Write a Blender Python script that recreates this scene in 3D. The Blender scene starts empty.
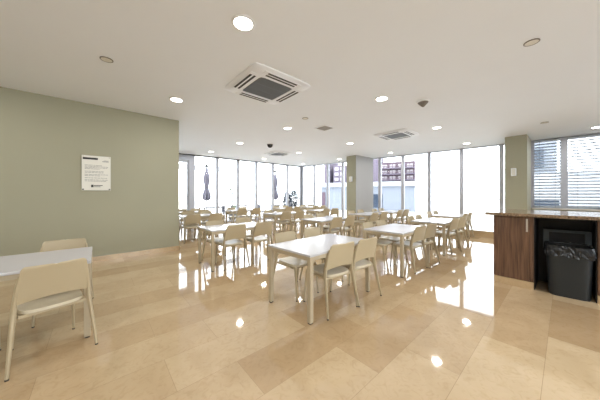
import bpy, bmesh, math, random
from mathutils import Vector, Matrix
random.seed(7)
S = bpy.context.scene
COL = S.collection
PI = math.pi
CAM_H, CEIL = 1.381, 3.25

# ---------------------------------------------------------------- materials
def lin(c):
    return tuple((x/12.92 if x <= .04045 else ((x+.055)/1.055)**2.4) for x in c)
def rgb(r, g, b): return lin((r/255, g/255, b/255)) + (1,)
def mat(name, col, rough=.5, metal=0, spec=.5, noise=0, nscale=8, bump=0, bscale=60, coat=0):
    m = bpy.data.materials.new(name); m.use_nodes = True
    nt = m.node_tree; p = nt.nodes['Principled BSDF']
    p.inputs['Base Color'].default_value = col
    p.inputs['Roughness'].default_value = rough
    p.inputs['Metallic'].default_value = metal
    p.inputs['Specular IOR Level'].default_value = spec
    p.inputs['Coat Weight'].default_value = coat
    tc = nt.nodes.new('ShaderNodeTexCoord')
    if noise:
        n = nt.nodes.new('ShaderNodeTexNoise'); n.inputs['Scale'].default_value = nscale; n.inputs['Detail'].default_value = 4
        r = nt.nodes.new('ShaderNodeMix'); r.data_type = 'RGBA'
        r.inputs['A'].default_value = tuple(c*(1-noise) for c in col[:3])+(1,)
        r.inputs['B'].default_value = tuple(min(1, c*(1+noise)) for c in col[:3])+(1,)
        nt.links.new(tc.outputs['Object'], n.inputs['Vector']); nt.links.new(n.outputs['Fac'], r.inputs['Factor'])
        nt.links.new(r.outputs['Result'], p.inputs['Base Color'])
    if bump:
        n = nt.nodes.new('ShaderNodeTexNoise'); n.inputs['Scale'].default_value = bscale
        b = nt.nodes.new('ShaderNodeBump'); b.inputs['Strength'].default_value = bump; b.inputs['Distance'].default_value = .01
        nt.links.new(tc.outputs['Object'], n.inputs['Vector']); nt.links.new(n.outputs['Fac'], b.inputs['Height'])
        nt.links.new(b.outputs['Normal'], p.inputs['Normal'])
    return m
def emis(name, col, s):
    m = bpy.data.materials.new(name); m.use_nodes = True; nt = m.node_tree
    p = nt.nodes['Principled BSDF']; p.inputs['Base Color'].default_value = col
    p.inputs['Emission Color'].default_value = col; p.inputs['Emission Strength'].default_value = s
    return m

M = {}
M['ceiling'] = mat('ceiling_paint', rgb(240, 244, 249), .75, noise=.015, nscale=1.5)
M['olive'] = mat('olive_wall_paint', rgb(162, 160, 138), .6, noise=.02, nscale=2, bump=.03, bscale=300)
M['white_paint'] = mat('white_paint', rgb(225, 222, 214), .6)
M['alu'] = mat('window_aluminium', rgb(188, 192, 203), .4, .1)
M['alu_dark'] = mat('dark_aluminium', rgb(105, 108, 112), .45, .3)
M['table_top'] = mat('white_laminate', rgb(200, 200, 204), .2, noise=.01)
M['table_leg'] = mat('beige_powder_coat', rgb(182, 168, 142), .4)
M['chair'] = mat('cream_plastic', rgb(183, 168, 138), .42, noise=.015, bump=.02, bscale=400)
M['chair_seat'] = mat('cream_seat_plastic', rgb(208, 198, 174), .34, noise=.015)
M['glide'] = mat('dark_glide', rgb(60, 52, 45), .6)
M['grille'] = mat('grey_grille', rgb(96, 98, 97), .6)
M['slot'] = mat('dark_slot', rgb(38, 34, 31), .6)
M['plastic_white'] = mat('white_plastic', rgb(236, 238, 241), .4)
M['detector'] = mat('grey_detector', rgb(118, 112, 104), .5)
M['steel'] = mat('brushed_steel', rgb(205, 200, 190), .35, .8)
M['black_panel'] = mat('black_panel', rgb(24, 25, 28), .5)
M['bin'] = mat('black_bin_plastic', rgb(37, 43, 47), .45, noise=.06, nscale=12)
M['bin_grey'] = mat('grey_bin_plastic', rgb(88, 97, 103), .5)
M['bag'] = mat('black_bag_film', rgb(34, 37, 41), .22, noise=.1, nscale=30)
M['ink'] = mat('dark_ink', rgb(40, 40, 42), .6)
M['ink_grey'] = mat('grey_ink', rgb(120, 122, 122), .6)
M['paper'] = mat('white_board', rgb(226, 224, 214), .35)
M['lamp'] = emis('lamp_diffuser', (1, .93, .82, 1), 14)
M['paving'] = mat('pale_paving', rgb(234, 233, 231), .8, noise=.04, nscale=1)
M['parasol'] = mat('grey_parasol_cloth', rgb(116, 113, 126), .9, noise=.12, nscale=6)
M['pole'] = mat('grey_pole', rgb(120, 122, 126), .5, .4)
M['outdoor'] = mat('dark_wicker', rgb(84, 84, 92), .8, noise=.1, nscale=40)
M['leaf'] = mat('pale_leaf', rgb(120, 132, 104), .7, noise=.15, nscale=14)
M['leaf_dark'] = mat('dark_leaf', rgb(36, 48, 62), .8, noise=.2, nscale=20)
M['pot'] = mat('grey_pot', rgb(130, 128, 126), .7)
M['mauve'] = mat('mauve_render', rgb(92, 76, 88), .85, noise=.05, nscale=2)
M['mauve_light'] = mat('light_mauve_render', rgb(104, 96, 112), .85)
M['bwhite'] = mat('white_render', rgb(176, 180, 186), .8)
M['bpale'] = mat('pale_blue_render', rgb(128, 135, 147), .85, noise=.03)
M['bglass'] = mat('blue_glass', rgb(52, 64, 82), .15)
M['bbright'] = mat('pale_curtain', rgb(170, 166, 172), .7)
M['broof'] = mat('slate_roof', rgb(84, 90, 98), .8, noise=.05)
M['slat'] = mat('white_blind_slat', rgb(186, 196, 208), .5)
M['cord'] = mat('grey_cord', rgb(100, 108, 118), .7)

def glass_mat():
    m = bpy.data.materials.new('clear_glass'); m.use_nodes = True; nt = m.node_tree; nt.nodes.clear()
    o = nt.nodes.new('ShaderNodeOutputMaterial'); mx = nt.nodes.new('ShaderNodeMixShader')
    t = nt.nodes.new('ShaderNodeBsdfTransparent'); t.inputs[0].default_value = (.95, .965, .97, 1)
    g = nt.nodes.new('ShaderNodeBsdfGlossy'); g.inputs['Roughness'].default_value = .0
    f = nt.nodes.new('ShaderNodeFresnel'); f.inputs['IOR'].default_value = 1.45
    nt.links.new(f.outputs[0], mx.inputs[0]); nt.links.new(t.outputs[0], mx.inputs[1]); nt.links.new(g.outputs[0], mx.inputs[2])
    nt.links.new(mx.outputs[0], o.inputs[0]); return m
M['glass'] = glass_mat()

def marble_mat(name, rough, tiles=True):
    m = bpy.data.materials.new(name); m.use_nodes = True; nt = m.node_tree; L = nt.links
    p = nt.nodes['Principled BSDF']; p.inputs['Roughness'].default_value = rough
    p.inputs['IOR'].default_value = 1.95
    tc = nt.nodes.new('ShaderNodeTexCoord')
    mp = nt.nodes.new('ShaderNodeMapping'); mp.inputs['Location'].default_value = (.35, -.11+.42*20, 0)
    L.new(tc.outputs['Object'], mp.inputs['Vector'])
    b = nt.nodes.new('ShaderNodeTexBrick'); b.offset = .37; b.offset_frequency = 2
    b.inputs['Color1'].default_value = rgb(190, 163, 127); b.inputs['Color2'].default_value = rgb(216, 194, 160)
    b.inputs['Mortar'].default_value = rgb(176, 152, 120)
    b.inputs['Scale'].default_value = 1; b.inputs['Mortar Size'].default_value = .0015; b.inputs['Mortar Smooth'].default_value = .1
    b.inputs['Bias'].default_value = 0; b.inputs['Brick Width'].default_value = 1.22; b.inputs['Row Height'].default_value = .42
    L.new(mp.outputs['Vector'], b.inputs['Vector'])
    n1 = nt.nodes.new('ShaderNodeTexNoise'); n1.inputs['Scale'].default_value = 2.2; n1.inputs['Detail'].default_value = 6; n1.inputs['Distortion'].default_value = 1.2
    n2 = nt.nodes.new('ShaderNodeTexNoise'); n2.inputs['Scale'].default_value = 11; n2.inputs['Detail'].default_value = 8; n2.inputs['Distortion'].default_value = 2.5
    L.new(tc.outputs['Object'], n1.inputs['Vector']); L.new(tc.outputs['Object'], n2.inputs['Vector'])
    r1 = nt.nodes.new('ShaderNodeValToRGB'); r1.color_ramp.elements[0].position = .3; r1.color_ramp.elements[1].position = .72
    r1.color_ramp.elements[0].color = (.86, .84, .8, 1); r1.color_ramp.elements[1].color = (1.0, 1.0, 1.0, 1)
    L.new(n1.outputs['Fac'], r1.inputs['Fac'])
    r2 = nt.nodes.new('ShaderNodeValToRGB'); r2.color_ramp.elements[0].position = .30; r2.color_ramp.elements[1].position = .5
    r2.color_ramp.elements[0].color = (.88, .85, .8, 1); r2.color_ramp.elements[1].color = (1, 1, 1, 1)
    L.new(n2.outputs['Fac'], r2.inputs['Fac'])
    m1 = nt.nodes.new('ShaderNodeMix'); m1.data_type = 'RGBA'; m1.blend_type = 'MULTIPLY'; m1.inputs['Factor'].default_value = 1
    m2 = nt.nodes.new('ShaderNodeMix'); m2.data_type = 'RGBA'; m2.blend_type = 'MULTIPLY'; m2.inputs['Factor'].default_value = .8
    if tiles: L.new(b.outputs['Color'], m1.inputs['A'])
    else: m1.inputs['A'].default_value = rgb(204, 178, 140)
    L.new(r1.outputs['Color'], m1.inputs['B'])
    L.new(m1.outputs['Result'], m2.inputs['A']); L.new(r2.outputs['Color'], m2.inputs['B'])
    L.new(m2.outputs['Result'], p.inputs['Base Color'])
    return m
M['floor'] = marble_mat('polished_marble_tiles', .045)
M['marble'] = marble_mat('marble_trim', .25, False)

def wood_mat():
    m = bpy.data.materials.new('walnut_veneer'); m.use_nodes = True; nt = m.node_tree; L = nt.links
    p = nt.nodes['Principled BSDF']; p.inputs['Roughness'].default_value = .42
    tc = nt.nodes.new('ShaderNodeTexCoord'); mp = nt.nodes.new('ShaderNodeMapping'); mp.inputs['Scale'].default_value = (26, 26, 1.3)
    n = nt.nodes.new('ShaderNodeTexNoise'); n.inputs['Scale'].default_value = 1.6; n.inputs['Detail'].default_value = 6; n.inputs['Distortion'].default_value = .6
    r = nt.nodes.new('ShaderNodeValToRGB'); r.color_ramp.elements[0].position = .3; r.color_ramp.elements[1].position = .7
    r.color_ramp.elements[0].color = rgb(74, 52, 40); r.color_ramp.elements[1].color = rgb(126, 94, 72)
    L.new(tc.outputs['Object'], mp.inputs['Vector']); L.new(mp.outputs['Vector'], n.inputs['Vector'])
    L.new(n.outputs['Fac'], r.inputs['Fac']); L.new(r.outputs['Color'], p.inputs['Base Color']); return m
M['walnut'] = wood_mat()
def granite_mat():
    m = bpy.data.materials.new('brown_granite'); m.use_nodes = True; nt = m.node_tree; L = nt.links
    p = nt.nodes['Principled BSDF']; p.inputs['Roughness'].default_value = .12
    tc = nt.nodes.new('ShaderNodeTexCoord')
    n = nt.nodes.new('ShaderNodeTexVoronoi'); n.inputs['Scale'].default_value = 90
    r = nt.nodes.new('ShaderNodeValToRGB')
    r.color_ramp.elements[0].color = rgb(70, 56, 46); r.color_ramp.elements[1].color = rgb(168, 142, 112)
    L.new(tc.outputs['Object'], n.inputs['Vector']); L.new(n.outputs['Color'], r.inputs['Fac']); L.new(r.outputs['Color'], p.inputs['Base Color']); return m
M['granite'] = granite_mat()

# ---------------------------------------------------------------- helpers
class MB:
    def __init__(s): s.v, s.f = [], []
    def add(s, vs, fs):
        o = len(s.v); s.v += [tuple(x) for x in vs]; s.f += [tuple(i+o for i in f) for f in fs]; return s
    def box(s, x0, y0, z0, x1, y1, z1, mx=None):
        vs = [Vector((x, y, z)) for z in (z0, z1) for y in (y0, y1) for x in (x0, x1)]
        if mx is not None: vs = [mx @ v for v in vs]
        return s.add(vs, [(0, 2, 3, 1), (4, 5, 7, 6), (0, 1, 5, 4), (2, 6, 7, 3), (0, 4, 6, 2), (1, 3, 7, 5)])
    def lathe(s, prof, n=24, cx=0, cy=0, cap=True):
        vs, fs = [], []
        for r, z in prof:
            for k in range(n):
                a = 2*PI*k/n; vs.append((cx+r*math.cos(a), cy+r*math.sin(a), z))
        for i in range(len(prof)-1):
            for k in range(n):
                a, b = i*n+k, i*n+(k+1) % n; fs.append((a, b, b+n, a+n))
        if cap:
            fs.append(tuple(range(n))[::-1]); fs.append(tuple((len(prof)-1)*n+k for k in range(n)))
        return s.add(vs, fs)
    def tube(s, pts, radii, n=8):
        """sweep; radii = list of (rx, ry) in world-ish x/y section"""
        vs, fs = [], []
        P = [Vector(p) for p in pts]
        for i, p in enumerate(P):
            t = (P[min(i+1, len(P)-1)]-P[max(i-1, 0)]).normalized()
            ref = Vector((1, 0, 0)) if abs(t.x) < .9 else Vector((0, 0, 1))
            a = (ref - t*ref.dot(t)).normalized(); b = t.cross(a)
            rx, ry = radii[i] if isinstance(radii[i], tuple) else (radii[i], radii[i])
            for k in range(n):
                w = 2*PI*k/n; vs.append(p + a*rx*math.cos(w) + b*ry*math.sin(w))
        for i in range(len(P)-1):
            for k in range(n):
                q, r = i*n+k, i*n+(k+1) % n; fs.append((q, r, r+n, q+n))
        fs.append(tuple(range(n))[::-1]); fs.append(tuple((len(P)-1)*n+k for k in range(n)))
        return s.add(vs, fs)
    def shell(s, fn, nx, ny, th):
        """grid surface fn(a,b) a,b in [-1,1] with thickness th along its normal"""
        e = 1e-3; top, bot = [], []
        for j in range(ny+1):
            for i in range(nx+1):
                a, b = -1+2*i/nx, -1+2*j/ny
                p = Vector(fn(a, b))
                du = Vector(fn(a*(1-e)+e*.0+0, b))-Vector(fn(a*(1-e)+e, b)); dv = Vector(fn(a, b*(1-e)))-Vector(fn(a, b*(1-e)+e))
                nn = du.cross(dv)
                nn = nn.normalized() if nn.length > 1e-12 else Vector((0, 0, 1))
                top.append(p+nn*th/2); bot.append(p-nn*th/2)
        N = (nx+1)*(ny+1); fs = []
        g = lambda i, j: j*(nx+1)+i
        for j in range(ny):
            for i in range(nx):
                fs.append((g(i, j), g(i+1, j), g(i+1, j+1), g(i, j+1)))
                fs.append((N+g(i, j), N+g(i, j+1), N+g(i+1, j+1), N+g(i+1, j)))
        rim = [g(i, 0) for i in range(nx)]+[g(nx, j) for j in range(ny)]+[g(i, ny) for i in range(nx, 0, -1)]+[g(0, j) for j in range(ny, 0, -1)]
        for k in range(len(rim)):
            a, b = rim[k], rim[(k+1) % len(rim)]; fs.append((b, a, N+a, N+b))
        return s.add(top+bot, fs)
    def build(s, name, m, parent=None, loc=(0, 0, 0), rz=0, smooth=False, bevel=0):
        me = bpy.data.meshes.new(name); me.from_pydata(s.v, [], s.f)
        bm = bmesh.new(); bm.from_mesh(me); bmesh.ops.recalc_face_normals(bm, faces=bm.faces)
        if bevel: bmesh.ops.bevel(bm, geom=list(bm.edges), offset=bevel, segments=2, affect='EDGES', profile=.5)
        bm.to_mesh(me); bm.free()
        me.materials.append(m)
        if smooth:
            for p in me.polygons: p.use_smooth = True
            try: me.set_sharp_from_angle(angle=math.radians(40))
            except Exception: pass
        o = bpy.data.objects.new(name, me); COL.objects.link(o)
        o.location = loc; o.rotation_euler = (0, 0, rz)
        if parent is not None: o.parent = parent
        return o
def thing(name, label, cat, loc=(0, 0, 0), rz=0, group=None):
    o = bpy.data.objects.new(name, None); COL.objects.link(o); o.empty_display_size = .1
    o.location = loc; o.rotation_euler = (0, 0, rz); return tag(o, label, cat, group)
def tag(o, label, cat, group=None):
    o['label'] = label; o['category'] = cat
    if group: o['group'] = group
    return o
def struct(o): o['kind'] = 'structure'; return o
def children(o): return [c for c in COL.objects if c.parent == o]
def dup(root, loc, rz, label, group):
    r = root.copy(); COL.objects.link(r); r.location = loc; r.rotation_euler = (0, 0, rz); tag(r, label, root['category'], group)
    for ch in KIDS[root.name]:
        c = ch.copy(); COL.objects.link(c); c.parent = r
        for g in KIDS.get(ch.name, []):
            d = g.copy(); COL.objects.link(d); d.parent = c
    return r
KIDS = {}
def kids(root):
    KIDS[root.name] = children(root)
    for c in KIDS[root.name]:
        k = children(c)
        if k: KIDS[c.name] = k

# ---------------------------------------------------------------- room shell (x = along the green wall, y = across)
UW, VW = 10.15, 11.4                       # corner of the two glass walls
K = .1106                                  # skew of the right-hand glass wall
def uw(v): return UW + K*(VW-v)
DN = math.hypot(1, K)
def rightm(v):                              # frame on the right wall: local x outward, y along wall (+v), z up
    return Matrix.Translation((uw(v), v, 0)) @ Matrix.Rotation(math.atan(K), 4, 'Z')
def slab(name, pts, z0, z1, m):
    n = len(pts); mb = MB().add([(x, y, z0) for x, y in pts]+[(x, y, z1) for x, y in pts],
        [tuple(range(n))[::-1], tuple(range(n, 2*n))]+[(i, (i+1) % n, n+(i+1) % n, n+i) for i in range(n)])
    return struct(mb.build(name, m))
V0, U0 = -4.5, -4.5
foot = [(U0, V0), (uw(V0)+.2, V0), (UW+.2, VW+.2), (U0, VW+.2)]
slab('floor', foot, -.05, 0, M['floor'])
slab('ceiling', foot, CEIL, CEIL+.2, M['ceiling'])
struct(MB().box(U0, 6.41, 0, 1.54, 6.62, CEIL).build('wall_left', M['olive']))
struct(MB().box(U0, 6.395, 0, 1.545, 6.412, .1).box(1.538, 6.395, 0, 1.556, 6.64, .1).build('baseboard_left', M['marble']))
struct(MB().box(U0-.2, V0, 0, U0, VW+.2, CEIL).build('wall_rear', M['white_paint']))
struct(MB().box(U0, VW, 0, .12, VW+.2, CEIL).build('wall_far', M['white_paint']))
# piers
struct(MB().box(9.12, 6.45, 0, uw(6.7)-.1, 7.0, CEIL).build('wall_pier_far', M['olive']))
struct(MB().box(9.95, .77, 0, uw(1)-.1, 1.29, CEIL).build('wall_pier_near', M['olive']))
struct(MB().box(9.1, 6.43, 0, uw(6.7)-.1, 6.449, CEIL).build('pier_daylight_face', mat('pier_daylight_grey', rgb(176, 176, 176), .6)))  # thin sheet over the olive; window daylight on this side put into its grey
# low stone ledge under the right-hand glass
slab('trim_1', [(9.62, 6.45), (9.5, 1.29), (uw(1.29)-.09, 1.29), (uw(6.45)-.09, 6.45)], 0, .2, M['marble'])

wn = [0]
def bay(mx, w, z0, z1, fw=.062, head=.035, foot_=.06):
    """glazed bay: local x depth, y width; mx places its start corner"""
    wn[0] += 1; n = wn[0]
    mb = MB(); d = .07
    mb.box(-d, 0, z0, d, fw, z1, mx).box(-d, w-fw, z0, d, w, z1, mx)
    mb.box(-d, fw, z1-head, d, w-fw, z1, mx).box(-d, fw, z0, d, w-fw, z0+foot_, mx)
    o = struct(mb.build('window_%d' % n, M['alu']))
    MB().box(-.006, fw, z0+foot_, .006, w-fw, z1-head, mx).build('window_pane', M['glass'], o)
    return o
# far-left glass wall (y = VW): local x -> +y (outward), local y -> -x
def leftm(u): return Matrix.Translation((u, VW+.07, 0)) @ Matrix.Rotation(PI/2, 4, 'Z')
us = [.12, 1.25, 2.3, 3.36, 4.5, 5.62, 6.73, 7.85, 8.95, 10.05]
for a, b in zip(us, us[1:]):
    if a == 2.3: continue
    bay(leftm(b), b-a, 0, CEIL)
# glass door in the far-left wall
mx = leftm(3.36); w = 3.36-2.3
mb = MB().box(-.08, 0, 0, .08, .2, CEIL, mx).box(-.08, w-.08, 0, .08, w, CEIL, mx).box(-.08, .2, 2.98, .08, w-.08, CEIL, mx)
dr = struct(mb.build('door_1', M['alu']))
MB().box(-.03, .2, .02, .03, .27, 2.97, mx).box(-.03, w-.15, .02, .03, w-.08, 2.97, mx).box(-.03, .27, 2.88, .03, w-.15, 2.97, mx).box(-.03, .27, .02, .03, w-.15, .14, mx).build('door_leaf', M['alu'], dr)
MB().box(-.006, .27, .14, .006, w-.15, 2.88, mx).build('door_pane', M['glass'], dr)
MB().box(-.09, .3, .95, -.06, .33, 1.35, mx).box(-.07, .3, .97, -.02, .33, 1.0, mx).box(-.07, .3, 1.3, -.02, .33, 1.33, mx).build('door_handle', M['steel'], dr)
struct(MB().box(10.05, VW-.02, 0, 10.26, VW+.2, CEIL).build('trim_2', M['alu_dark']))       # corner post
# dark head strip along the far-left glass
struct(MB().box(.12, VW-.06, CEIL-.045, 10.05, VW-.002, CEIL).build('trim_3', M['alu_dark']))
# right-hand glass wall
vs = [11.38, 10.37, 9.34, 8.3, 7.22, 6.15, 5.04, 3.93, 2.76, 1.55, .78]
for a, b in zip(vs, vs[1:]):
    bay(rightm(b), (a-b)*DN, 0, CEIL)
vb = [.78, .03, -1.1, -2.2, -3.3]
blinds = []
for a, b in zip(vb, vb[1:]):
    bay(rightm(b), (a-b)*DN, .93, CEIL, .08, .09, .1); blinds.append((a, b))
struct(MB().box(-.07, 0, 0, .1, (.78+3.3)*DN, .93, rightm(-3.3)).build('wall_right', M['olive']))
struct(MB().box(-.24, .0, .9, -.072, (.76+3.3)*DN, .945, rightm(-3.3)).build('trim_4', M['white_paint']))
struct(MB().box(-.07, 0, 0, .1, (V0*-1-3.3)*DN+.05, CEIL, rightm(V0-.05)).build('wall_right_end', M['olive']))

# unseen windows behind the camera, added to bring daylight to the foreground
def nearm(u): return Matrix.Translation((u, V0-.07, 0)) @ Matrix.Rotation(PI/2, 4, 'Z')
struct(MB().box(U0-.2, V0-.2, 0, -3, V0, CEIL).box(9, V0-.2, 0, uw(V0)+.4, V0, CEIL).box(-3, V0-.2, 0, 9, V0, .5).box(-3, V0-.2, 3.0, 9, V0, CEIL).build('wall_near', M['white_paint']))
for k in range(8): bay(nearm(-1.5+1.5*k), 1.5, .5, 3.0)
# ---------------------------------------------------------------- blinds on the right windows
names = ['white venetian blind in the narrow window beside the near pier', 'white venetian blind in the wide window at the right edge of the photo',
         'white venetian blind in the third window from the near pier', 'white venetian blind in the window farthest from the near pier']
for i, (a, b) in enumerate(blinds[:2]):
    w = (a-b)*DN; mx = rightm(b); t = thing('venetian_blind', names[i], 'blind', (uw(b), b, .95), math.atan(K), 'venetian blinds on the right windows')
    y0, y1 = .08, w-.08
    MB().box(-.14, y0, 2.21, -.085, y1, 2.26).build('headrail', M['slat'], t)
    mb = MB(); z = .06
    while z < 2.2:
        mb.add([(-.095, y0, z+.028), (-.095, y1, z+.028), (-.138, y1, z-.022), (-.138, y0, z-.022), (-.095, y0, z+.031), (-.095, y1, z+.031), (-.138, y1, z-.019), (-.138, y0, z-.019)],
               [(0, 1, 2, 3), (7, 6, 5, 4), (0, 4, 5, 1), (1, 5, 6, 2), (2, 6, 7, 3), (3, 7, 4, 0)])
        z += .098
    mb.build('slats', M['slat'], t)
    MB().box(-.14, y0, .0, -.09, y1, .025).build('bottom_rail', M['slat'], t)
    for f in (.2, .8): MB().box(-.1475, y0+(y1-y0)*f-.003, .01, -.1435, y0+(y1-y0)*f+.003, 2.22).build('ladder_cord', M['cord'], t)

# ---------------------------------------------------------------- furniture
def make_table(label, L=1.25, W=.75):
    t = thing('dining_table', label, 'table', group='white dining tables')
    MB().box(0, 0, .715, L, W, .74).build('tabletop', M['table_top'], t, bevel=.004)
    MB().box(.05, .006, .672, L-.05, .026, .714).box(.05, W-.026, .672, L-.05, W-.006, .714).box(.006, .05, .672, .026, W-.05, .714).box(L-.026, .05, .672, L-.006, W-.05, .714).build('apron', M['table_leg'], t)
    for x in (0.003, L-.053):
        for y in (.003, W-.053):
            lg = MB().box(x, y, .012, x+.05, y+.05, .714).build('leg', M['table_leg'], t, bevel=.004)
            MB().box(x+.006, y+.006, 0, x+.044, y+.044, .0125).build('foot', M['glide'], lg)
    kids(t); return t

def squircle(a, b, p=5):
    """square [-1,1]^2 -> rounded square"""
    r = max(abs(a), abs(b)); q = (abs(a)**p+abs(b)**p)**(1/p)
    return (a*r/q, b*r/q) if q > 1e-9 else (0, 0)
def make_chair(label):
    t = thing('stacking_chair', label, 'chair', group='cream plastic stacking chairs')
    def seat(a, b):
        x, y = squircle(a, b, 5)
        w = .215 - .012*(1-y)
        return (x*w, .005+.215*y, .44 - .012*(1-x*x)*(1-y*y) - .012*max(0, y-.5)**2*4*.5 + .006*x*x)
    MB().shell(seat, 14, 12, .024).build('seat', M['chair_seat'], t, smooth=True)
    def back(a, b):
        # straight lower edge, rounded upper corners of radius r
        x = a; zt = 1-(1-(b+1)/2)**1.9; r = .02
        w = .218 - .028*zt
        d = .295*(1-zt)
        if d < r: w -= r-math.sqrt(max(0, r*r-(r-d)**2))
        z = .515 + .295*zt + .03*(1-x*x)*(1-zt)
        return (x*w, -.186 - .068*zt - .026*(1-x*x), z)
    MB().shell(back, 24, 22, .017).build('backrest', M['chair'], t, smooth=True)
    for s in (-1, 1):
        pts = [(s*.258, -.272, .012), (s*.243, -.235, .2), (s*.226, -.195, .4), (s*.221, -.180, .455), (s*.216, -.183, .53), (s*.206, -.209, .65), (s*.193, -.234, .755)]
        lg = MB().tube(pts, [(.011, .013), (.014, .018), (.018, .026), (.018, .028), (.0165, .026), (.014, .02), (.010, .012)], 10).build('leg', M['chair'], t, smooth=True)
        MB().lathe([(.0115, 0), (.0115, .0125)], 10, s*.258, -.272).build('glide', M['glide'], lg)
        pts = [(s*.2, .238, .012), (s*.195, .222, .2), (s*.188, .2, .38), (s*.182, .185, .428)]
        lg = MB().tube(pts, [(.0105, .012), (.0135, .0155), (.017, .021), (.018, .023)], 10).build('leg', M['chair'], t, smooth=True)
        MB().lathe([(.011, 0), (.011, .0125)], 10, s*.2, .238).build('glide', M['glide'], lg)
    # rim under the seat joining the legs
    MB().box(-.19, .16, .402, .19, .188, .428).box(-.2, -.19, .402, .2, -.165, .428).box(-.205, -.165, .402, -.18, .16, .428).box(.18, -.165, .402, .205, .16, .428).build('seat_frame', M['chair'], t, bevel=.004)
    kids(t); return t

TABLES = {  # key: (x, y, rot, phrase)
 'T0': (-1.30, 3.03, 0, 'table beside the green wall'),
 'T1': (1.69, 1.77, .05, 'foremost table, front row left'),
 'T3': (3.81, 1.77, .02, 'front-row table, second from left'),
 'T5': (5.88, 1.78, .015, 'front-row table, third from left'),
 'T7': (7.98, 2.07, 0, 'front-row table, farthest right'),
 'T2': (1.53, 4.15, 0, 'second-row table, leftmost'),
 'T4': (4.11, 3.90, .05, 'second-row table, second from left'),
 'T13': (6.40, 4.1, 0, 'second-row table, third from left'),
 'T14': (8.10, 4.15, 0, 'second-row table, farthest right'),
 'T8': (1.90, 7.36, 0, 'third-row table, leftmost'),
 'T6': (4.40, 6.28, 0, 'third-row table, in its middle'),
 'T11': (6.70, 6.5, 0, 'third-row table, rightmost'),
 'T16': (2.05, 9.1, 0, 'farthest-row table, leftmost'),
 'T9': (4.10, 8.8, 0, 'farthest-row table, second from left'),
 'T12': (6.55, 8.8, 0, 'farthest-row table, third from left'),
 'T17': (8.35, 8.7, 0, 'farthest-row table, in the glass corner'),
}
CHAIRS = {  # key: near chairs (centre x, rear y), far chairs (centre x, rear y)
 'T0': ([(-.87, 2.80), (-.26, 2.79, 14)], [(-.31, 4.15)]),
 'T1': ([(2.16, 1.70, -7), (2.66, 1.68, -5)], [(2.14, 2.80), (2.74, 2.84)]),
 'T3': ([(4.44, 1.71, -5), (4.95, 1.70, -6)], [(4.22, 2.72), (4.78, 2.74)]),
 'T5': ([(6.46, 1.71, -7), (7.06, 1.70, -6)], [(6.24, 2.72), (6.8, 2.74)]),
 'T7': ([(8.58, 2.0), (9.12, 2.0)], [(8.45, 3.05), (9.05, 3.06)]),
 'T2': ([(1.99, 4.09), (2.60, 4.09)], [(1.92, 5.05), (2.72, 5.28)]),
 'T4': ([(4.60, 3.80), (5.16, 3.80)], [(4.55, 4.88), (5.1, 4.9)]),
 'T13': ([(6.66, 3.96), (7.22, 3.95)], [(6.82, 5.05), (7.6, 5.2)]),
 'T14': ([(8.6, 4.06), (9.14, 4.07)], [(8.45, 5.12), (9.0, 5.12)]),
 'T8': ([(2.1, 7.1), (2.76, 7.08)], [(2.25, 8.3), (2.85, 8.3)]),
 'T6': ([(4.80, 6.16), (5.4, 6.15)], [(4.75, 7.25), (5.3, 7.25)]),
 'T11': ([(7.08, 6.42), (7.6, 6.42)], [(7.05, 7.45), (7.6, 7.45)]),
 'T16': ([(2.5, 9.05), (3.05, 9.05)], [(2.5, 10.05), (3.05, 10.05)]),
 'T9': ([(4.5, 8.75), (5.15, 8.72)], [(4.45, 9.75), (5.05, 9.85)]),
 'T12': ([(6.95, 8.75), (7.5, 8.75)], [(6.9, 9.75), (7.45, 9.75)]),
 'T17': ([(8.7, 8.65), (9.25, 8.65)], [(8.65, 9.65), (9.2, 9.65)]),
}
tdesc = {'T0': 'white dining table beside the olive green wall at the left edge'}
proto_t = proto_c = None
for k, (x, y, r, ph) in TABLES.items():
    lab = tdesc.get(k, 'white four-legged dining table, the ' + ph)
    if k == 'T0':
        t0 = make_table(lab, 1.25, .84); t0.location = (x, y, 0); continue
    if proto_t is None:
        proto_t = make_table(lab); proto_t.location = (x, y, 0); proto_t.rotation_euler = (0, 0, r)
    else: dup(proto_t, (x, y, 0), r, lab, 'white dining tables')
rr = random.Random(3)
for k, (near, far) in CHAIRS.items():
    ph = TABLES[k][3]
    for side, lst in (('camera', near), ('far', far)):
        for i, (x, y, *tw) in enumerate(lst):
            pos = ('left' if i == 0 else 'right') if len(lst) == 2 else 'only'
            lab = 'cream plastic chair, %s one on the %s side of %s' % (pos, side, ph)
            j = math.radians(tw[0]) if tw else rr.uniform(-.04, .04)
            rz = (j if side == 'camera' else PI+j) + TABLES[k][2]*.6
            # centre is .27 in front of the rear feet
            sg = 1 if side == 'camera' else -1; c = (x-sg*.27*math.sin(j), y+sg*.27*math.cos(j), 0)
            if proto_c is None:
                proto_c = make_chair(lab); proto_c.location = c; proto_c.rotation_euler = (0, 0, rz)
            else: dup(proto_c, c, rz, lab, 'cream plastic stacking chairs')

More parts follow.
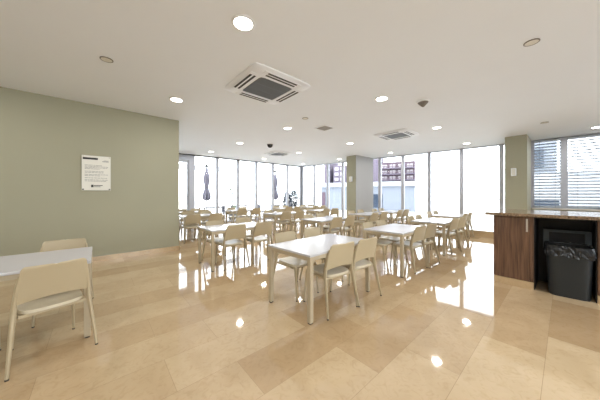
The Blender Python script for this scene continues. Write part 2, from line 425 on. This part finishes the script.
# ---------------------------------------------------------------- counter, right foreground
fu = 4.75
cb = thing('base_cabinet', 'walnut cabinet with a steel handle at the left end of the counter', 'cabinet', (fu, .3, 0))
MB().box(.022, 0, .11, 1.15, .45, 1.06).box(.02, 0, .11, .6, .04, 1.055).build('carcass', M['walnut'], cb)
d = MB().box(0, .043, .115, .02, .45, 1.055).build('door', M['walnut'], cb, bevel=.002)
MB().box(-.03, .058, .84, -.018, .078, 1.03).box(-.018, .06, .855, 0, .076, .87).box(-.018, .06, 1.0, 0, .076, 1.015).build('handle', M['steel'], d)
MB().box(.004, 0, 0, .03, .448, .108).box(.03, .43, 0, 1.14, .448, .108).build('plinth', M['marble'], cb)
cb2 = thing('base_cabinet', 'walnut cabinet at the right edge of the photo, beyond the waste bin', 'cabinet', (fu, -2.1, 0))
MB().box(.022, 0, .11, 1.15, 1.83, 1.06).build('carcass', M['walnut'], cb2)
for k in range(3):
    d = MB().box(0, .005+.61*k, .115, .02, .605+.61*k, 1.055).build('door', M['walnut'], cb2, bevel=.002)
    MB().box(-.03, .058+.61*k, .84, -.018, .078+.61*k, 1.03).box(-.018, .06+.61*k, .855, 0, .076+.61*k, .87).box(-.018, .06+.61*k, 1.0, 0, .076+.61*k, 1.015).build('handle', M['steel'], d)
MB().box(.004, 0, 0, .03, 1.83, .108).build('plinth', M['marble'], cb2)
rc = MB().box(fu+.62, -.27, 0, fu+.64, .3, 1.06).box(fu+.04, -.268, 0, fu+.62, -.258, 1.06).box(fu+.04, .288, 0, fu+.62, .298, 1.06).box(fu+.04, -.258, 1.045, fu+.62, .288, 1.058).build('recess_panel', M['black_panel'])
tag(rc, 'black lined recess under the counter behind the waste bin', 'panel')
wt = MB().box(fu-.05, -2.2, 1.061, fu+1.3, .85, 1.105).build('worktop', M['granite'], bevel=.004)
tag(wt, 'long brown granite worktop on the walnut counter', 'worktop')

bn = thing('waste_bin', 'black plastic waste bin with a bin liner in the counter recess', 'bin', (fu+.185, -.028, 0), math.radians(4))
def ringpts(hw, hd, z, n=40, p=6):
    r = []
    for k in range(n):
        a = 2*PI*k/n; c, s_ = math.cos(a), math.sin(a); q = (abs(c)**p+abs(s_)**p)**(1/p)
        r.append((hd*c/q, hw*s_/q, z))
    return r
def loft(rings, cap0=True, cap1=False):
    n = len(rings[0]); mb = MB(); vs_ = [v for r in rings for v in r]; fs = []
    for i in range(len(rings)-1):
        for k in range(n): a, b = i*n+k, i*n+(k+1) % n; fs.append((a, b, b+n, a+n))
    if cap0: fs.append(tuple(range(n))[::-1])
    if cap1: fs.append(tuple((len(rings)-1)*n+k for k in range(n)))
    return mb.add(vs_, fs)
loft([ringpts(.185, .185, 0), ringpts(.19, .19, .02), ringpts(.212, .215, .64), ringpts(.22, .222, .645), ringpts(.22, .222, .67), ringpts(.205, .207, .67), ringpts(.178, .18, .03)], True, True).build('body', M['bin'], bn, smooth=True)
rg = random.Random(5)
def crum(hw, hd, z, amp):
    out = []
    for x, y, zz in ringpts(hw, hd, z, 72, 7):
        k = rg.uniform(-1, 1); L_ = math.hypot(x, y)
        out.append((x+x/L_*amp*k, y+y/L_*amp*k*.6, zz+rg.uniform(-1, 1)*amp*1.3))
    return out
loft([crum(.196, .2, .45, .003), crum(.2, .205, .64, .002), crum(.203, .212, .684, .004), crum(.224, .229, .69, .004), crum(.229, .233, .66, .004), crum(.231, .237, .62, .007), crum(.232, .241, .585, .009), crum(.231, .240, .555, .013)], False, False).build('bin_liner', M['bag'], bn)
ld = MB().box(.235, -.235, .56, .26, -.175, .86).box(.235, .175, .56, .26, .235, .86).box(.235, -.175, .825, .26, .175, .86).box(.235, -.175, .56, .26, .175, .6).box(.258, -.2, .58, .262, .2, .85).build('raised_lid', M['bin_grey'], bn, bevel=.004)
MB().box(.245, -.173, .602, .257, .173, .823).build('lid_opening', M['black_panel'], ld)

# ---------------------------------------------------------------- notice board on the green wall
nb = thing('notice_board', 'white notice board with black heading and small print on the green wall', 'sign', (-.02, 6.41, 1.83))
MB().box(-.225, -.03, -.355, .225, -.018, .355).build('board', M['paper'], nb, bevel=.003)
for x in (-.205, .205):
    for z in (-.335, .335):
        MB().box(x-.012, -.036, z-.012, x+.012, 0, z+.012).build('standoff', M['ink'] if z < 0 else M['steel'], nb)
MB().box(-.21, -.0325, .275, .02, -.0301, .315).build('heading_bar', M['ink'], nb)
mb = MB(); rg = random.Random(2)
for i, (z, full) in enumerate([(.16, .75), (.135, .92), (.11, .95), (.085, .6), (.035, .75), (.01, .8), (-.03, .95), (-.055, .6), (-.10, .9), (-.14, .97), (-.165, .85)]):
    x = -.18; 
    while x < -.18+.36*full:
        w = rg.uniform(.015, .05); mb.box(x, -.0318, z-.004, min(x+w, .185), -.0301, z+.004); x += w+.009
mb.build('small_print', M['ink_grey'], nb)
MB().box(.09, -.0318, .24, .19, -.0301, .252).box(.11, -.0318, .262, .19, -.0301, .27).build('reference_line', M['ink_grey'], nb)
MB().box(-.085, -.032, -.292, -.05, -.0301, -.24).box(-.045, -.032, -.262, .095, -.0301, -.248).box(-.045, -.032, -.285, .06, -.0301, -.275).build('emblem', M['ink'], nb)

# wall speakers on the piers
for loc, lab in (((9.94, 1.07, 2.1), 'small white wall speaker on the near olive pier'), ((9.11, 6.7, 2.13), 'small white wall speaker on the far olive pier')):
    t = thing('wall_speaker', lab, 'speaker', loc, 0, 'small speakers on the piers')
    MB().box(-.1, -.06, -.12, .0, .06, .12).build('case', M['plastic_white'], t, bevel=.012)
    MB().box(-.104, -.045, -.1, -.0985, .045, .1).build('mesh_cover', M['paper'], t)
    MB().box(-.001, -.02, -.03, .0099, .02, .03).build('bracket', M['detector'], t)

# ---------------------------------------------------------------- ceiling fittings
rows = [('nearest', [(1.19, 2.30), (4.14, 2.34), (7.08, 2.34), (10.06, 2.35)]),
        ('second', [(1.16, 5.01), (3.99, 5.10), (6.87, 5.12), (9.76, 5.09)]),
        ('third', [(3.85, 7.70), (6.67, 7.73), (9.47, 7.73)]),
        ('farthest', [(3.68, 10.05), (6.46, 10.23), (9.26, 10.32)])]
ords = ['first', 'second', 'third', 'fourth']
lights = [(p, 'lit round recessed downlight, %s from the left in the %s ceiling row' % (ords[i], rn)) for rn, l in rows for i, p in enumerate(l)]
lights.append(((10.35, -.58), 'lit round recessed downlight above the blinds at the right edge'))
extra = [(1.2, -.6), (4.1, -.6), (7.1, -.6), (-1.7, 2.3), (-1.7, 5.0), (-1.7, -.6), (1.2, -3.2), (4.1, -3.2), (-1.7, -3.2)]  # unseen continuation of the grid, added for more light on the foreground
proto_l = None
def lamp(p, e=13):
    ld_ = bpy.data.lights.new('downlight_lamp', 'AREA'); ld_.shape = 'DISK'; ld_.size = .2; ld_.energy = e; ld_.color = (1, .97, .93)
    lo = bpy.data.objects.new('downlight_lamp', ld_); COL.objects.link(lo); lo.location = (p[0], p[1], CEIL-.025)
    return lo
for p, lab in lights:
    if proto_l is None:
        proto_l = thing('ceiling_downlight', lab, 'ceiling light', (p[0], p[1], CEIL), 0, 'round ceiling downlights')
        MB().lathe([(.125, 0), (.125, -.006), (.115, -.012), (.1, -.012), (.1, -.002)], 32, cap=False).build('trim_ring', M['plastic_white'], proto_l, smooth=True)
        MB().lathe([(.1, -.004), (.1, -.009)], 32).build('diffuser', M['lamp'], proto_l)
        kids(proto_l)
    else: dup(proto_l, (p[0], p[1], CEIL), 0, lab, 'round ceiling downlights')
    lamp(p)
for p in extra:
    dup(proto_l, (p[0], p[1], CEIL), 0, 'lit round recessed downlight behind or beside the camera, added out of view', 'round ceiling downlights'); lamp(p)

def cassette(loc, size, label):
    t = thing('air_conditioner', label, 'air conditioner', (loc[0], loc[1], CEIL), 0, 'ceiling cassette air conditioners')
    h = size/2
    def sq(r, z, n=48): return ringpts(r, r, z, n, 14)
    loft([sq(h, 0), sq(h, -.012), sq(h-.03, -.032), sq(h*.62, -.05), sq(h*.58, -.05), sq(h*.58, -.03)], False, True).build('panel', M['plastic_white'], t, smooth=True)
    g = MB(); q = h*.56
    g.box(-q, -q, -.044, q, q, -.036)
    gr = g.build('grille', M['grille'], t)
    mb = MB()
    for k in range(17):
        y = -q+.02+k*(2*q-.04)/16; mb.box(-q+.01, y-.006, -.0475, q-.01, y+.006, -.0441)
    for y in (-q*.33, q*.33): mb.box(-q+.01, y-.012, -.0485, q-.01, y+.012, -.0476)
    mb.build('grille_bars', M['alu_dark'], gr)
    for k in range(4):
        a = k*PI/2; R = Matrix.Rotation(a, 4, 'Z')
        lv = MB().box(-h*.62, h*.66, -.0462, h*.62, h*.9, -.038, R).build('louvre', M['plastic_white'], t)
        MB().box(-h*.5, h*.68, -.0485, h*.5, h*.745, -.0463, R).box(-h*.5, h*.80, -.0485, h*.5, h*.865, -.0463, R).build('air_slot', M['slot'], lv)
    return t
cassette((2.21, 3.40), 1.12, 'large square white cassette air conditioner nearest the camera on the ceiling')
cassette((6.95, 3.43), 1.02, 'square white cassette air conditioner at right, above the second table row')
cassette((6.08, 8.48), .95, 'square cassette air conditioner farthest away, near the left windows')
rg_ = thing('ceiling_grille', 'small square air return grille in the middle of the ceiling', 'vent', (4.75, 4.4, CEIL))
loft([ringpts(.22, .22, 0, 32, 14), ringpts(.22, .22, -.012, 32, 14), ringpts(.18, .18, -.02, 32, 14), ringpts(.18, .18, -.006, 32, 14)], False, True).build('frame', M['plastic_white'], rg_)
mb = MB()
for k in range(7): mb.box(-.17, -.165+k*.05, -.018, .17, -.14+k*.05, -.0075)
mb.build('blades', mat('light_grille', rgb(160, 155, 147), .6), rg_)
for (p, lab) in (((.09, 4.16), 'flush round ceiling speaker near the green wall, left of the nearest downlight'), ((4.0, .27), 'flush round ceiling speaker near the top right, closest to the camera'),
                 ((8.69, .35), 'flush round ceiling speaker in front of the near pier'), ((3.81, 4.17), 'flush round ceiling speaker beside the small return grille')):
    t = thing('ceiling_speaker', lab, 'speaker', (p[0], p[1], CEIL), 0, 'flush ceiling speakers')
    MB().lathe([(.075, 0), (.075, -.006), (.07, -.009), (.064, -.009), (.064, -.002)], 28, cap=False).build('rim', M['detector'], t, smooth=True)
    MB().lathe([(.064, -.003), (.064, -.006)], 28).build('speaker_mesh', M['white_paint'], t)
t = thing('smoke_detector', 'grey conical smoke detector on the ceiling right of the middle', 'smoke detector', (4.9, 1.87, CEIL), 0, 'ceiling detectors')
MB().lathe([(.12, 0), (.12, -.015), (.1, -.022)], 28).build('base', M['plastic_white'], t, smooth=True)
MB().lathe([(.098, -.0215), (.09, -.035), (.022, -.105), (.008, -.11)], 28).build('sensor_head', M['detector'], t, smooth=True)
t = thing('motion_sensor', 'small dark dome sensor on the ceiling before the farthest cassette unit', 'sensor', (4.81, 7.2, CEIL), 0, 'ceiling detectors')
MB().lathe([(.11, 0), (.11, -.02)], 24).build('base', M['detector'], t)
MB().lathe([(.1, -.019), (.09, -.07), (.05, -.11), (.015, -.12)], 24).build('dome', M['ink'], t, smooth=True)

# ---------------------------------------------------------------- outside
gr = struct(MB().box(-60, -60, -.3, 120, 160, -.06).build('ground', M['paving']))
def parasol(x, y, lab, tw):
    t = thing('parasol', lab, 'parasol', (x, y, -.06), tw, 'closed terrace parasols')
    MB().lathe([(.3, 0), (.3, .07), (.06, .09), (.05, .2)], 24).build('base', M['pole'], t, smooth=True)
    MB().lathe([(.025, .19), (.025, 3.0)], 12).build('pole', M['pole'], t)
    rings = []
    for z, r in ((1.12, .08), (1.2, .17), (1.35, .2), (1.55, .165), (1.75, .105), (1.95, .1), (2.2, .135), (2.45, .145), (2.6, .11), (2.8, .06), (2.93, .03)):
        rings.append([((r*(1+.22*math.cos(8*2*PI*k/48)))*math.cos(2*PI*k/48), (r*(1+.22*math.cos(8*2*PI*k/48)))*math.sin(2*PI*k/48), z) for k in range(48)])
    loft(rings, True, True).build('canopy', M['parasol'], t, smooth=True)
    MB().lathe([(.11, 1.8), (.118, 1.86), (.11, 1.92)], 20).build('strap', M['outdoor'], t)
    MB().lathe([(.01, 2.99), (.06, 3.02), (.085, 3.08), (.06, 3.14), (.01, 3.17)], 16).build('finial', M['ink'], t, smooth=True)
parasol(4.6, 13.25, 'closed grey parasol on the terrace beyond the left glass, left of two', .2)
parasol(9.25, 13.2, 'closed grey parasol on the terrace beyond the left glass, right of two', .5)
def terrace_table(x, y, lab):
    t = thing('terrace_table', lab, 'table', (x, y, -.06), 0, 'dark terrace tables')
    MB().box(-.55, -.4, .74, .55, .4, .78).build('tabletop', M['outdoor'], t, bevel=.004)
    for sx in (-.5, .5):
        for sy in (-.35, .35): MB().box(sx-.025, sy-.025, 0, sx+.025, sy+.025, .74).build('leg', M['outdoor'], t)
def terrace_chair(x, y, rz, lab):
    t = thing('terrace_chair', lab, 'chair', (x, y, -.06), rz, 'dark terrace chairs')
    MB().box(-.23, -.22, .4, .23, .22, .44).build('seat', M['outdoor'], t, bevel=.01)
    MB().box(-.22, -.25, .46, .22, -.215, .82).build('backrest', M['outdoor'], t, bevel=.01)
    for sx in (-.21, .21):
        for sy, top in ((-.235, .82), (.19, .41)): MB().box(sx-.018, sy-.018, 0, sx+.018, sy+.018, top).build('leg', M['outdoor'], t)
for (x, y, w_) in ((4.6, 12.5, 'before the left parasol'), (6.9, 13.6, 'between the two parasols'), (8.6, 12.35, 'before the right parasol')):
    terrace_table(x, y, 'dark terrace table outside the left glass, ' + w_)
    terrace_chair(x-.95, y, -PI/2, 'dark terrace chair at left end of the table ' + w_)
    terrace_chair(x+.95, y, PI/2, 'dark terrace chair at right end of the table ' + w_)
def shrub(x, y, h, r, n, mm, name, lab, seed):
    t = thing(name, lab, 'plant', (x, y, -.06))
    MB().lathe([(.16, 0), (.22, .4), (.23, .42), (.2, .42), (.19, .36)], 20, cap=True).build('pot', M['pot'], t, smooth=True)
    rg = random.Random(seed); mb = MB()
    for i in range(n):
        a = rg.uniform(0, 2*PI); zz = rg.uniform(.5, h); k = math.sin(PI*min(1, max(.12, (zz-.3)/(h-.2))))**.6*r*rg.uniform(.3, 1)
        c = Vector((k*math.cos(a), k*math.sin(a), zz)); s_ = rg.uniform(.06, .12)
        d1 = Vector((math.cos(a), math.sin(a), rg.uniform(-.4, .8))).normalized()*s_; d2 = d1.cross(Vector((rg.uniform(-1, 1), rg.uniform(-1, 1), 1))).normalized()*s_*.38
        mb.add([c-d1*.5, c+d2, c+d1, c-d2], [(0, 1, 2, 3)])
    mb.build('foliage', mm, t)
    MB().lathe([(.025, .36), (.015, h*.85)], 8).build('stem', M['pot'], t)
shrub(5.55, 12.0, 1.85, .3, 160, M['leaf'], 'potted_shrub', 'pale green potted shrub just outside the left glass', 1)
shrub(10.1, 12.95, 1.62, .3, 900, M['leaf_dark'], 'potted_conifer', 'dark rounded potted conifer outside near the glass corner, left of two', 2)
shrub(11.0, 13.3, 1.72, .32, 900, M['leaf_dark'], 'potted_conifer', 'dark rounded potted conifer outside near the glass corner, right of two', 3)
# white awning beam beyond the left glass
t = thing('pergola', 'white terrace pergola beam beyond the left parasol', 'pergola', (5.6, 14.6, -.06))
MB().box(-2.6, -.15, 2.95, 1.6, .15, 3.2).build('beam', M['bwhite'], t)
for x in (-2.5, 1.5): MB().box(x-.05, -.05, 0, x+.05, .05, 2.95).build('post', M['bwhite'], t)

# mauve block with pale balconies beyond the right glass
b = thing('apartment_building', 'mauve building with rows of pale balcony windows beyond the right glass', 'building', (20, 8.25, -.06), math.radians(22.4))
MB().box(0, 0, 2.6, 4, 2.85, 4.3).build('upper_wall', M['mauve'], b)
MB().box(-.3, -.05, 2.2, 4, 8.4, 2.6).build('white_band', M['bwhite'], b)
MB().box(0, 0, 0, 4, 8.4, 2.2).build('lower_wall', M['bpale'], b)
MB().box(0, 2.85, 2.6, 3, 3.75, 9).build('tower', M['mauve_light'], b)
MB().box(.2, 6.0, 2.6, 3, 7.2, 4.3).build('upper_wall', M['mauve_light'], b)
MB().box(0, 7.55, 2.6, 3, 8.1, 6).build('tower', M['mauve_light'], b)
for r_ in range(3):
    z = 2.8+r_*.51
    for c_ in range(4):
        y = .18+c_*.68
        w = MB().box(-.06, y, z, .0, y+.46, z+.27).build('window', M['bbright'], b)
        MB().box(-.075, y+.21, z, -.061, y+.25, z+.27).build('mullion', M['mauve'], w)
    MB().box(-.35, 0, z-.12, -.01, 2.8, z-.05).build('balcony_slab', M['mauve_light'], b)
    rl = MB()
    for k in range(12): rl.box(-.34, .03+k*.245, z-.05, -.31, .06+k*.245, z+.06)
    rl.box(-.35, 0, z+.06, -.3, 2.8, z+.1)
    rl.build('railing', M['mauve'], b)
    for c_ in range(2):
        MB().box(.12, 6.12+c_*.55, z, .2, 6.5+c_*.55, z+.3).build('window', M['bbright'], b)
MB().box(-.05, 2.6, .3, .0, 3.5, 1.5).build('doorway', M['bglass'], b)
MB().box(-.05, 7.95, .2, .0, 8.3, 1.7).build('doorway', M['mauve'], b)
# white house beyond the blinds
b = thing('white_house', 'white building with dark windows beyond the venetian blinds', 'building', (17.5, 0, -.06))
MB().box(0, -6, 0, 5, 2.2, 2.6).build('wall', M['bwhite'], b)
MB().box(-.06, .2, .2, 0, 1.35, 1.2).build('window', M['bglass'], b)
MB().box(.4, .35, 2.6, 5, 2.1, 7).build('upper_wall', M['bpale'], b)
MB().box(.34, .75, 2.9, .4, 1.3, 3.9).build('window', M['bglass'], b)
MB().add([(-.4, -.2, .55), (-.4, -4, .55), (1.5, -4, 1.3), (1.5, -.2, 1.3), (-.4, -.2, .45), (-.4, -4, .45), (1.5, -4, .45), (1.5, -.2, .45)], [(0, 1, 2, 3), (7, 6, 5, 4), (0, 4, 5, 1), (1, 5, 6, 2), (2, 6, 7, 3), (3, 7, 4, 0)]).build('lean_to_roof', M['broof'], b)
for i, (a, c_) in enumerate((((14.5, 1.0, 2.5), (14.5, -4, 4.6)), ((14.5, 1.0, 2.3), (14.5, -4, 2.2)), ((14.6, .9, 2.6), (14.6, -4, 1.2)))):
    o = MB().tube([a, [(a[q]+c_[q])/2-(.08 if q == 2 else 0) for q in range(3)], c_], [.012]*3, 6).build('overhead_cable', M['cord'])
    tag(o, 'thin overhead cable outside the blinds, %s' % ['uppermost of three', 'middle of three', 'lowest of three'][i], 'cable', 'cables outside the blinds')
pp = MB().lathe([(.06, -.06), (.05, 5)], 10, 14.5, 1.02).build('cable_pole', M['pole']); tag(pp, 'slim grey pole carrying the cables outside the blinds', 'pole')

# ---------------------------------------------------------------- world, camera
w = bpy.data.worlds.new('overcast_sky'); S.world = w; w.use_nodes = True
nt = w.node_tree; bg = nt.nodes['Background']; bg.inputs['Strength'].default_value = 5.4
tc = nt.nodes.new('ShaderNodeTexCoord'); sp = nt.nodes.new('ShaderNodeSeparateXYZ'); rp = nt.nodes.new('ShaderNodeValToRGB')
rp.color_ramp.elements[0].position = .0; rp.color_ramp.elements[1].position = .25
rp.color_ramp.elements[0].color = (.9, .96, 1, 1); rp.color_ramp.elements[1].color = (.96, .98, 1, 1)
nt.links.new(tc.outputs['Generated'], sp.inputs[0]); nt.links.new(sp.outputs['Z'], rp.inputs['Fac']); nt.links.new(rp.outputs['Color'], bg.inputs['Color'])
cd = bpy.data.cameras.new('camera'); co = bpy.data.objects.new('camera', cd); COL.objects.link(co)
cd.sensor_width = 36; cd.lens = 231.5/600*36; cd.shift_y = -5.1/600; cd.clip_end = 400; cd.clip_start = .05
co.location = (0, 0, CAM_H); co.rotation_euler = (PI/2, 0, -math.radians(90-48.88))
S.camera = co
vs_ = S.view_settings; vs_.view_transform = 'Standard'; vs_.look = 'None'; vs_.gamma = 1; vs_.exposure = .16; vs_.use_curve_mapping = False
